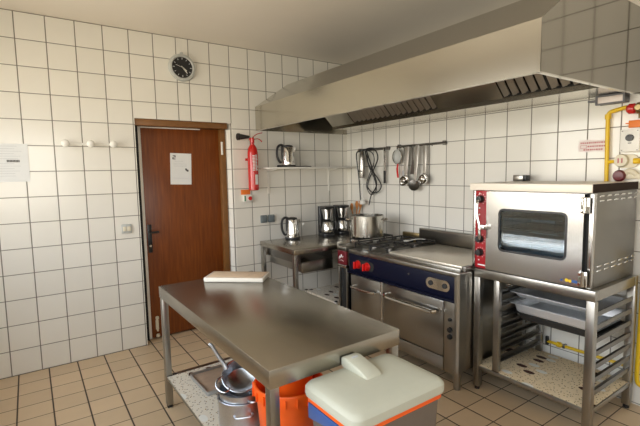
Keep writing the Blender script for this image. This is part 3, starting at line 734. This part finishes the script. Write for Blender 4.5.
# ------------------------------------------------------------------ oven on its stand
def oven():
    xf, y0, y1, zb, zt = -.64, -2.968, -2.205, .873, 1.412
    t = thing('convection_oven', 'steel convection oven with red control panel and glass door', 'oven', (-.33, -2.58, zb))
    b = B()   # hollow body: back, sides, bottom, top
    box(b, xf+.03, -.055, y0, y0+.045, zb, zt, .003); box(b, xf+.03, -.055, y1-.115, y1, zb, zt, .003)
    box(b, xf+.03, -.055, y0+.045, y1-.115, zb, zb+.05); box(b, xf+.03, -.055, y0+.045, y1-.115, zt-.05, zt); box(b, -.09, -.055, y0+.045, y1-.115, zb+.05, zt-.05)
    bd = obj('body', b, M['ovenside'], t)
    b = B(); box(b, -.66, -.045, y0+.005, y1+.012, zt+.001, zt+.047, .002); obj('top_slab', b, 'whitetop', t)
    b = B(); box(b, -.655, -.045, y0-.001, y0+.0045, zt+.001, zt+.0475); obj('slab_side_edge', b, 'browntop', t, label='dark brown side edge of the slab')
    # control panel
    b = B(); box(b, xf, xf+.029, -2.320, -2.228, zb+.002, zt-.003, .002); cp = obj('control_panel', b, 'redpanel', t)
    b = B(); box(b, xf-.002, xf+.029, -2.227, y1, zb+.002, zt-.003, .002); obj('corner_strip', b, 'steel_oven', t)
    for z in (1.352, 1.078, .985):
        b = B(); lathe(b, [(0, 0), (.025, 0), (.026, .012), (.021, .02), (.020, .034), (0, .036)], (xf, -2.268, z), '-x', 24); kb = obj('dial_knob', b, 'black', cp)
        b = B()
        for k in range(11):
            a = math.radians(-150+30*k); m = Matrix.Translation((xf-.0006, -2.268, z)) @ Matrix.Rotation(a, 4, 'X')
            box(b, -.0006, .0006, -.0018, .0018, .031, .037, mat=m)
        obj('scale_mark', b, 'paper', kb)
    b = B()
    for z in (1.29, 1.245, 1.15, 1.41-.02, .93): box(b, xf-.001, xf, -2.262, -2.252, z-.004, z+.004)
    box(b, xf-.001, xf, -2.315, -2.25, .893, .901); obj('panel_mark', b, 'paper', cp)
    # door
    yd0, yd1 = -2.925, -2.322
    outer = rrect(yd0, yd1, zb+.006, zt-.006, .006, 5); inner = rrect(-2.835, -2.418, 1.022, 1.292, .03, 5)
    b = B(); ring_plate(b, outer, inner, 'x', xf-.02, xf+.027); dr = obj('door', b, 'steel_oven', t)
    b = B(); ring_plate(b, rrect(-2.841, -2.412, 1.016, 1.298, .034, 5), rrect(-2.829, -2.424, 1.028, 1.286, .026, 5), 'x', xf-.023, xf-.0202); obj('window_seal', b, 'black', dr)
    b = B(); prism(b, rrect(-2.833, -2.420, 1.024, 1.290, .028), 'x', xf-.014, xf-.010); obj('window_glass', b, 'ovenglass', dr)
    b = B(); tube(b, smooth_path([(xf-.03, -2.272, 1.345), (xf-.055, -2.275, 1.33), (xf-.062, -2.278, 1.25), (xf-.062, -2.294, 1.19), (xf-.062, -2.300, 1.14), (xf-.058, -2.300, 1.085)]), .011, 10, flat=.7); box(b, xf-.062, xf-.02, -2.335, -2.29, 1.15, 1.185, .006); obj('door_handle', b, 'chrome', dr)
    b = B(); cyl(b, .006, .004, (xf-.02, -2.82, .905), '-x', 12); box(b, xf-.0212, xf-.0202, -2.905, -2.875, .899, .915); obj('badge', b, 'blue', dr)
    b = B(); cyl(b, .010, .0012, (xf-.0202, -2.848, .908), '-x', 16); cyl(b, .009, .0012, (xf-.0202, -2.866, .906), '-x', 16); obj('badge', b, 'yellow', dr)
    # corner post and hinges
    b = B(); box(b, xf-.004, xf+.029, y0, -2.945, zb+.002, zt-.003, .002); obj('hinge_post', b, 'steel_oven', t)
    b = B(); box(b, xf+.012, xf+.029, -2.944, -2.926, zb+.002, zt-.003); obj('door_gap', b, 'void', t)
    for z in (1.345, .93):
        b = B(); box(b, xf-.034, xf-.0205, -2.958, -2.912, z-.045, z+.045, .004); cyl(b, .011, .085, (xf-.036, -2.936, z-.0425), 'z', 14, .003)
        for q in (-.028, .028): cyl(b, .007, .006, (xf-.034, -2.921, z+q), '-x', 10)
        obj('hinge', b, 'chrome', t)
    # vents pressed in the side
    for z in (1.375, .98):
        for r in (0, 1):
            for k in range(6):
                x = -.585+k*.095; zz = z+r*.026-.013
                b = B(); prism(b, [(x, zz), (x+.055, zz), (x+.052, zz+.009), (x+.003, zz+.009)], 'y', y0-.006, y0-.0005, .002); obj('vent', b, 'chrome', bd)
    b = B(); box(b, -.0945, -.0905, y0+.046, y1-.116, zb+.051, zt-.051); box(b, xf+.034, -.095, y0+.0455, y0+.0495, zb+.051, zt-.051); box(b, xf+.034, -.095, y1-.1195, y1-.1155, zb+.051, zt-.051); box(b, xf+.034, -.095, y0+.05, y1-.12, zb+.0505, zb+.0545); box(b, xf+.034, -.095, y0+.05, y1-.12, zt-.0545, zt-.0505)
    obj('cavity_liner', b, 'liner', bd)
    # racks inside
    for z in (1.07, 1.155, 1.235):
        b = B()
        for k in range(9): tube(b, [(-.57+k*.055, -2.90, z), (-.57+k*.055, -2.34, z)], .004, 6)
        tube(b, [(-.57, -2.90, z), (-.11, -2.90, z)], .004, 6); tube(b, [(-.57, -2.34, z), (-.11, -2.34, z)], .004, 6)
        obj('oven_rack', b, 'chrome', t)
    b = B(); lathe(b, [(0, .0), (.12, .0), (.12, .012), (.03, .02), (0, .02)], (-.095, -2.62, 1.145), '-x', 32); obj('fan_cover', b, 'steel_dark', t)
oven()
b = B(); box(b, -.12, -.06, -2.262, -2.185, 1.4605, 1.505, .003)
t = thing('small_steel_box', 'small steel box with black end on top of the oven', 'box', (-.09, -2.22, 1.4605))
obj('casing', b, 'steel', t)
b = B(); box(b, -.118, -.062, -2.285, -2.2625, 1.462, 1.503, .003); obj('end_cap', b, 'black', t)

def stand():
    xf, xb, yl, yr, zt = -.66, -.06, -2.238, -3.0, .872
    t = thing('oven_stand', 'open steel tray rack stand carrying the convection oven', 'stand', (-.35, -2.62, 0))
    s = .045
    b = B(); 
    box(b, xf, xf+s, yr, yl, zt-.06, zt, .003); box(b, xb-s, xb, yr, yl, zt-.06, zt, .003); box(b, xf+s, xb-s, yl-s, yl, zt-.06, zt, .003); box(b, xf+s, xb-s, yr, yr+s, zt-.06, zt, .003)
    obj('top_frame', b, 'steel', t)
    for x in (xf, xb-s):
        for y in (yl-s, yr):
            b = B(); box(b, x, x+s, y, y+s, .025, zt-.0605, .003); lg = obj('leg', b, 'steel', t)
            b = B(); cyl(b, .018, .0245, (x+s/2, y+s/2, 0), 'z', 16); obj('foot', b, 'black', lg)
    for x in (xf+.005, xb-.04):
        b = B(); box(b, x, x+.035, -2.425, -2.385, .185, zt-.0605, .002); obj('upright', b, 'steel', t)
    zs = [.255+.077*k for k in range(7)]
    for z in zs:
        b = B(); box(b, xf+.04, xb-.04, -2.435, -2.405, z, z+.004); box(b, xf+.04, xb-.04, -2.409, -2.405, z, z+.028); obj('tray_runner', b, 'steel_dark', t)
        b = B(); box(b, xf+.046, xb-.046, yr+.012, yr+.045, z, z+.004); box(b, xf+.046, xb-.046, yr+.008, yr+.012, z, z+.028); obj('tray_runner', b, 'steel_dark', t)
    b = B(); box(b, xf+.004, xb-.004, yr+.004, yl-.004, .150, .178, .003)
    sh = obj('bottom_shelf', b, 'steel', t)
    b = B(); box(b, xf+.012, xb-.012, yr+.012, yl-.012, .1785, .1815, .001); obj('shelf_cover', b, 'vinyl', sh, label='cream spotted vinyl sheet')
    return zs
zs = stand()
def gn_tray(name, label, z, x0, x1, depth, mat):
    # rim rests on the runners at height z
    y0, y1 = -2.982, -2.411
    o = [(x0, y0), (x1, y0), (x1, y1), (x0, y1)]
    t = thing(name, label, 'tray', ((x0+x1)/2, (y0+y1)/2, z-depth))
    zr = z+.0045; b = B(); T = B()
    def loop(ins, zz): return [T.verts.new((a, c, zz)) for a, c in rrect(x0+ins, x1-ins, y0+ins, y1-ins, .02, 4)]
    ls = [loop(0, zr-.0), loop(0, zr+.004), loop(.022, zr+.004), loop(.034, zr-depth+.01), loop(.042, zr-depth+.004)]
    for a, c in zip(ls, ls[1:]):
        n = len(a)
        for i in range(n): T.faces.new((a[i], a[(i+1) % n], c[(i+1) % n], c[i]))
    T.faces.new(ls[-1])
    ls2 = [loop(.023, zr), loop(.036, zr-depth+.008), loop(.044, zr-depth)]
    prev = ls[0]
    for c in ls2:
        n = len(c)
        for i in range(n): T.faces.new((prev[i], prev[(i+1) % n], c[(i+1) % n], c[i]))
        prev = c
    T.faces.new(ls2[-1][::-1])
    bmesh.ops.recalc_face_normals(T, faces=T.faces)
    merge(b, T); obj('pan', b, mat, t)
gn_tray('gastronorm_tray', 'steel gastronorm tray on the top runners of the stand', zs[6]-.002, -.52, -.10, .035, M['tray'])
gn_tray('gastronorm_tray', 'deeper steel gastronorm tray just below the top tray', zs[5]-.002, -.52, -.10, .065, M['tray'])
gn_tray('baking_tray', 'dark baking tray below the two steel trays', zs[4]-.002, -.47, -.10, .05, 'iron')

# ------------------------------------------------------------------ gas pipes and fittings on the stove wall
t = thing('gas_pipe', 'yellow gas pipe running up the tiles behind the oven', 'pipe', (-.035, -2.78, .9))
b = B(); tube(b, [(-.025, -2.79, .60)]+smooth_path([(-.025, -2.785, 1.3), (-.025, -2.776, 1.82), (-.025, -2.776, 1.88), (-.025, -2.785, 1.905), (-.025, -2.81, 1.914), (-.025, -2.88, 1.928)]), .0125, 12); mp = obj('main_pipe', b, 'yellow', t)
b = B(); lathe(b, [(0, 0), (.019, 0), (.019, .03), (0, .03)], (-.025, -2.776, 1.865), seg=14); tube(b, [(-.025, -2.787, 1.585), (-.025, -2.83, 1.59)], .011, 10); obj('fitting', b, 'yellow', mp)
b = B(); lathe(b, [(0, 0), (.022, 0), (.032, .012), (.032, .04), (.022, .052), (0, .052)], (-.035, -2.885, 1.913), '-y', 24); obj('red_cap', b, 'red', t)
b = B(); lathe(b, [(0, 0), (.035, 0), (.035, .03), (.02, .045), (0, .045)], (-.035, -2.94, 1.913), '-y', 24); cyl(b, .02, .06, (-.05, -2.965, 1.91), '-x', 16, .004); cyl(b, .016, .06, (-.04, -2.965, 1.85), 'z', 16); obj('valve_body', b, M['brass'], t)
t = thing('gas_cutoff', 'cream round gas shutoff on an oval backplate beside the yellow pipe', 'valve', (-.03, -2.86, 1.55))
b = B(); prism(b, rrect(-2.955, -2.825, 1.545, 1.63, .04), 'x', -.02, -.001, .003); obj('backplate', b, 'cream', t)
b = B(); lathe(b, [(0, 0), (.040, 0), (.042, .01), (.036, .026), (0, .030)], (-.02, -2.865, 1.592), '-x', 28); dc = obj('disc', b, 'cream', t)
b = B(); 
for y in (-2.855, -2.875): box(b, -.053, -.0505, y-.004, y+.004, 1.577, 1.607)
obj('mark', b, 'redprint', dc)
b = B(); tube(b, [(-.035, -2.94, 1.587), (-.035, -3.2, 1.587)], .011, 10); lathe(b, [(0, 0), (.018, 0), (.018, .03), (0, .03)], (-.035, -2.935, 1.587), '-y', 14); obj('branch_pipe', b, 'yellow', t)
t = thing('gas_regulator', 'small dark red gas regulator just above the oven top', 'valve', (-.04, -2.86, 1.47))
b = B(); lathe(b, [(0, 0), (.030, 0), (.038, .01), (.030, .03), (0, .034)], (-.03, -2.86, 1.495), '-x', 24); cyl(b, .018, .03, (-.001, -2.86, 1.495), '-x', 16); obj('cap', b, 'maroon', t)
b = B(); tube(b, smooth_path([(-.02, -2.885, 1.50), (-.03, -2.905, 1.525), (-.03, -2.93, 1.52), (-.025, -2.95, 1.50)]), .016, 10); box(b, -.03, -.001, -2.97, -2.88, 1.475, 1.51, .006); obj('housing', b, 'cream', t)
t = thing('control_box', 'white wall control box with black dial right of yellow pipe', 'box', (-.03, -2.915, 1.64))
b = B(); box(b, -.06, -.001, -2.968, -2.862, 1.645, 1.785, .004); obj('casing', b, 'white', t)
b = B(); lathe(b, [(0, 0), (.022, 0), (.020, .016), (0, .018)], (-.06, -2.916, 1.732), '-x', 24); obj('dial', b, 'black', t)
b = B(); box(b, -.0615, -.060, -2.925, -2.907, 1.697, 1.702); obj('mark', b, 'print', t)
for y, z in ((-2.874, 1.775), (-2.956, 1.775), (-2.874, 1.655), (-2.956, 1.655)):
    b = B(); cyl(b, .004, .002, (-.06, y, z), '-x', 10); obj('screw', b, 'steel_dark', t)
b = B(); box(b, -.025, -.001, -3.02, -2.892, 1.797, 1.842, .003); tube(b, [(-.012, -2.892, 1.825), (-.012, -2.872, 1.827)], .004, 6)
solo('junction_box', b, 'orangesign', 'orange junction box above the white control box', 'box', (-.012, -2.95, 1.797))
t = thing('gas_sticker', 'torn pink and white sticker with red print left of yellow pipe', 'sticker', (0, -2.68, 1.65))
b = B(); prism(b, [(-2.60, 1.738), (-2.65, 1.742), (-2.72, 1.734), (-2.766, 1.737), (-2.772, 1.69), (-2.76, 1.655), (-2.70, 1.662), (-2.64, 1.655), (-2.595, 1.662), (-2.588, 1.70)], 'x', -.002, -.0008); obj('sheet', b, 'pinkpaper', t, False)
b = B(); random.seed(3)
for z, y, e in ((1.718, -2.605, -2.755), (1.694, -2.65, -2.755), (1.672, -2.625, -2.735)):
    while y > e:
        w = random.uniform(.006, .013); box(b, -.0028, -.0021, y-w, y, z-.004, z+.006); y -= w+.004
for y0, y1, z0, z1 in ((-2.645, -2.605, 1.703, 1.705), (-2.645, -2.605, 1.683, 1.685), (-2.607, -2.605, 1.683, 1.705), (-2.645, -2.643, 1.683, 1.705)): box(b, -.0028, -.0021, y0, y1, z0, z1)
obj('print', b, 'redprint', t, False)
# yellow hose and lower pipe
b = B(); tube(b, smooth_path([(-.03, -3.02, 1.0), (-.03, -3.015, .7), (-.03, -3.012, .4), (-.03, -3.01, .22), (-.03, -3.02, .16), (-.028, -3.05, .15), (-.014, -3.06, .15)]), .0135, 10)
solo('yellow_hose', b, 'yellow', 'yellow gas hose hanging beside the back right stand leg', 'hose', (-.03, -3.02, .14))
t = thing('low_gas_pipe', 'yellow gas pipe low on the wall behind the stand shelf', 'pipe', (-.03, -2.62, .24))
b = B(); tube(b, [(-.028, -2.44, .252), (-.028, -2.95, .252)], .011, 10); lathe(b, [(0, 0), (.02, 0), (.02, .025), (0, .025)], (-.028, -2.51, .252), '-y', 14); obj('tube', b, 'yellow', t)
for y in (-2.56, -2.90):
    b = B(); box(b, -.042, -.0002, y-.008, y+.008, .238, .266, .003); obj('wall_clip', b, 'steel_dark', t)
b = B(); box(b, -.038, -.018, -2.448, -2.425, .225, .29, .004); obj('valve_lever', b, 'black', t)

# ------------------------------------------------------------------ island table
def island():
    x0, x1, y0, y1, z = -2.505, -1.827, -2.665, -1.158, .83
    t = thing('island_table', 'long stainless worktable in the middle of the kitchen', 'table', ((x0+x1)/2, (y0+y1)/2, 0))
    b = B(); box(b, x0, x1, y0, y1, z-.075, z, .003); obj('tabletop', b, 'steel_table', t)
    for sx in (x0+.004, x1-.044):
        for sy in (y0+.004, y1-.044):
            b = B(); box(b, sx, sx+.04, sy, sy+.04, .02, z-.0755, .002); lg = obj('leg', b, 'steel', t)
            b = B(); box(b, sx+.004, sx+.036, sy+.004, sy+.036, 0, .0195, .002); obj('foot', b, 'black', lg)
    b = B(); box(b, x0+.046, x1-.046, y0+.006, y1-.008, .205, .2195, .002); box(b, x0+.008, x1-.008, y0+.046, y1-.046, .205, .2195, .002); sh = obj('lower_shelf', b, 'steel', t)
    b = B(); box(b, x0+.012, x1-.012, y0+.05, y1-.05, .220, .222); obj('shelf_cover', b, 'vinyl_white', sh, label='white spotted vinyl sheet')
    b = B(); box(b, x0+.05, x0+.075, y1-.048, y1-.03, .2197, .228, .003); obj('corner_clip', b, 'black', sh)
    t.rotation_euler = (0, 0, math.radians(.7))
island()
# chopping board
t = thing('chopping_board', 'pale wooden chopping board lying on the island table', 'chopping board', (-2.025, -1.315, .8305), None, math.radians(-41.5))
b = B(); box(b, -.205, .205, -.095, .10, 0, .028, .003); obj('slab', b, 'boardedge', t, local=True)
b = B(); box(b, -.19, .19, -.08, .085, .0283, .0292, .0003); obj('worn_face', b, 'board', t, local=True)
b = B()
for (p, q, r_, s_) in ((-.196, .196, -.088, -.083), (-.196, .196, .088, .093), (-.196, -.191, -.083, .088), (.191, .196, -.083, .088)): box(b, p, q, r_, s_, .0283, .0290)
obj('juice_groove', b, 'traywood', t, local=True)
# tray on the island shelf
t = thing('shallow_tray', 'shallow brown tray with metal rim on the island shelf', 'tray', (-2.215, -1.455, .2225), None, math.radians(2))
b = B(); box(b, -.155, .155, -.145, .145, 0, .012, .002); obj('base', b, 'traywood', t, local=True)
b = B(); ring_plate(b, rrect(-.163, .163, -.153, .153, .012), rrect(-.155, .155, -.145, .145, .008), 'z', 0, .026); obj('rim', b, 'alu', t, local=True)
# nested pots
PX, PY = -2.315, -1.985
stockpot('aluminium_pot', 'hammered aluminium pot, outermost of the stack on the island shelf', (PX, PY, .2225), .122, .165, 'alu', .115, math.radians(-110), group=None)
stockpot('aluminium_saucepot', 'smooth aluminium pot nested inside the hammered pot', (PX, PY, .262), .113, .165, 'alu', .140, math.radians(-75), rim=.010)
t = thing('long_handled_pan', 'deep steel pan with long handle resting tilted in the pots', 'pan', (PX, PY, .42))
m = Matrix.Translation((PX, PY-.015, .468)) @ Matrix.Rotation(math.radians(30), 4, Vector((.92, -.39, 0)))
b = B(); lathe(b, [(0, -.045), (.05, -.040), (.085, -.014), (.100, .045), (.105, .048), (.101, .050), (.096, .046), (.081, -.012), (.047, -.036), (0, -.041)], seg=44, mat=m); bw = obj('bowl', b, 'pan', t)
q0 = m @ Vector((-.058, .074, .044))
hp = smooth_path([q0, q0+Vector((-.004, .012, .022)), q0.lerp(Vector((-2.40, -1.78, .605)), .5)+Vector((0, 0, .008)), (-2.396, -1.784, .604), (-2.404, -1.774, .602)], 6)
b = B(); tube(b, hp, [.017-.006*k/(len(hp)-1) for k in range(len(hp))], 12, flat=.7); obj('long_handle', b, 'alu', t)
b = B(); tube(b, smooth_path([m @ Vector((-.085, -.045, .045)), m @ Vector((-.12, -.05, .050)), m @ Vector((-.14, -.01, .05)), m @ Vector((-.125, .03, .05)), m @ Vector((-.09, .04, .045))]), .005, 8); obj('wire_loop', b, 'pan', t)
# orange buckets
def bucket(label, c, s=1.0, h=.33):
    t = thing('bucket', label, 'bucket', c, 'stacked orange buckets')
    r0, r1 = .135*s, .168*s
    b = B(); lathe(b, [(0, 0), (r0, 0), (r0+.004, .006), (r1-.008, h-.055), (r1+.002, h-.052), (r1+.004, h-.006), (r1+.001, h), (r1-.006, h), (r1-.010, h-.05), (r0-.003, .008), (0, .006)], c, seg=52); bd = obj('shell', b, 'orange', t)
    for k in range(20):
        a = 2*PI*k/20; m = Matrix.Translation(c) @ Matrix.Rotation(a, 4, 'Z')
        b = B(); box(b, r1+.0, r1+.012, -.003, .003, h-.055, h-.012, .001, mat=m); obj('rib', b, 'orange', bd)
    return t
bucket('outer orange bucket standing on the island shelf behind the bin', (-2.195, -2.29, .2225))
bucket('smaller orange bucket nested in the outer one under the tabletop', (-2.165, -2.255, .44), .74, .29)

# ------------------------------------------------------------------ waste bin
def bin_():
    x0, x1, y0, y1 = -2.352, -1.898, -2.99, -2.672
    t = thing('waste_bin', 'grey waste bin with pale hinged lid in front of the island', 'bin', ((x0+x1)/2, (y0+y1)/2, 0))
    cx, cy = (x0+x1)/2, (y0+y1)/2
    T = B(); rings = []
    for z, g in ((0, .05), (.02, .045), (.66, .014), (.675, .012)):
        rings.append([T.verts.new((a, c, z)) for a, c in rrect(x0+g, x1-g, y0+g, y1-g, .03, 5)])
    for a, c in zip(rings, rings[1:]):
        n = len(a)
        for i in range(n): T.faces.new((a[i], a[(i+1) % n], c[(i+1) % n], c[i]))
    T.faces.new(rings[0][::-1]); T.faces.new(rings[-1]); bmesh.ops.recalc_face_normals(T, faces=T.faces)
    b = B(); merge(b, T); obj('body', b, 'binbody', t)
    b = B(); ring_plate(b, rrect(x0+.004, x1-.004, y0+.004, y1-.004, .034), rrect(x0+.02, x1-.02, y0+.02, y1-.02, .02), 'z', .680, .697); obj('bag_rim', b, 'orange', t)
    b = B(); prism(b, [(y1-.03, .676), (y0+.05, .676), (y0+.10, .662), (y1-.12, .63), (y1-.03, .615)], 'x', x0+.002, x0+.011, .001); obj('bag', b, 'blue', t)
    # domed lid
    T = B(); rings = []
    for g, z in ((.006, .700), (-.004, .702), (-.006, .712), (-.005, .735), (.003, .746), (.012, .752), (.05, .757), (.10, .760)):
        rings.append([T.verts.new((a, c, z)) for a, c in rrect(x0+g, x1-g, y0+g, y1-g, max(.012, .040-max(0, g)*.25), 6)])
    for a, c in zip(rings, rings[1:]):
        n = len(a)
        for i in range(n): T.faces.new((a[i], a[(i+1) % n], c[(i+1) % n], c[i]))
    T.faces.new(rings[0][::-1]); T.faces.new(rings[-1]); bmesh.ops.recalc_face_normals(T, faces=T.faces)
    b = B(); merge(b, T); ld = obj('lid', b, 'lid', t)
    b = B(); prism(b, [(-2.668, .752), (-2.668, .795), (-2.70, .800), (-2.79, .783), (-2.825, .770), (-2.835, .755)], 'x', -2.165, -2.085, .008); obj('lid_grip', b, 'lid', ld)
    b = B(); box(b, -2.14, -2.11, -2.715, -2.705, .7965, .8005); obj('slot', b, 'printgrey', ld)
bin_()

# ------------------------------------------------------------------ daylight
def area(name, loc, rot, sx, sy, power, col):
    l = bpy.data.lights.new(name, 'AREA'); l.shape = 'RECTANGLE'; l.size = sx; l.size_y = sy; l.energy = power; l.color = col
    o = bpy.data.objects.new(name, l); COL.objects.link(o); o.location = loc; o.rotation_euler = rot
    return o
for o in (area('daylight_portal', (XL-.18, (WL[0]+WL[1])/2, (WL[2]+WL[3])/2), (0, -PI/2, 0), WL[3]-WL[2], WL[1]-WL[0], 1, (1, 1, 1)),
          area('daylight_portal', ((WF[0]+WF[1])/2, YF-.18, (WF[2]+WF[3])/2), (PI/2, 0, 0), WF[1]-WF[0], WF[3]-WF[2], 1, (1, 1, 1))):
    o.data.cycles.is_portal = True
# open sky above the horizon, sunlit warm ground below it
w = bpy.data.worlds.new('world'); SC.world = w; w.use_nodes = True
nt = w.node_tree; bg = nt.nodes['Background']
tc = N(nt, 'ShaderNodeTexCoord'); sp = N(nt, 'ShaderNodeSeparateXYZ'); nt.links.new(tc.outputs['Generated'], sp.inputs[0])
mr = N(nt, 'ShaderNodeMapRange'); nt.links.new(sp.outputs[2], mr.inputs[0]); mr.inputs[1].default_value = -1; mr.inputs[2].default_value = 1
col = ramp(nt, mr.outputs[0], [(0, (.80, .70, .54)), (.47, (.88, .80, .64)), (.56, (1.0, .97, .92)), (.70, (.84, .93, 1.0))])
nt.links.new(col, bg.inputs[0]); bg.inputs[1].default_value = SKY

SC.view_settings.view_transform = 'Standard'; SC.view_settings.look = 'None'; SC.view_settings.gamma = 1
SC.view_settings.exposure = 0.0; SC.view_settings.use_curve_mapping = False
SC.cycles.max_bounces = 8; SC.cycles.diffuse_bounces = 5; SC.cycles.glossy_bounces = 5; SC.cycles.transparent_max_bounces = 12
SC.cycles.caustics_reflective = False; SC.cycles.caustics_refractive = False; SC.cycles.sample_clamp_indirect = 6
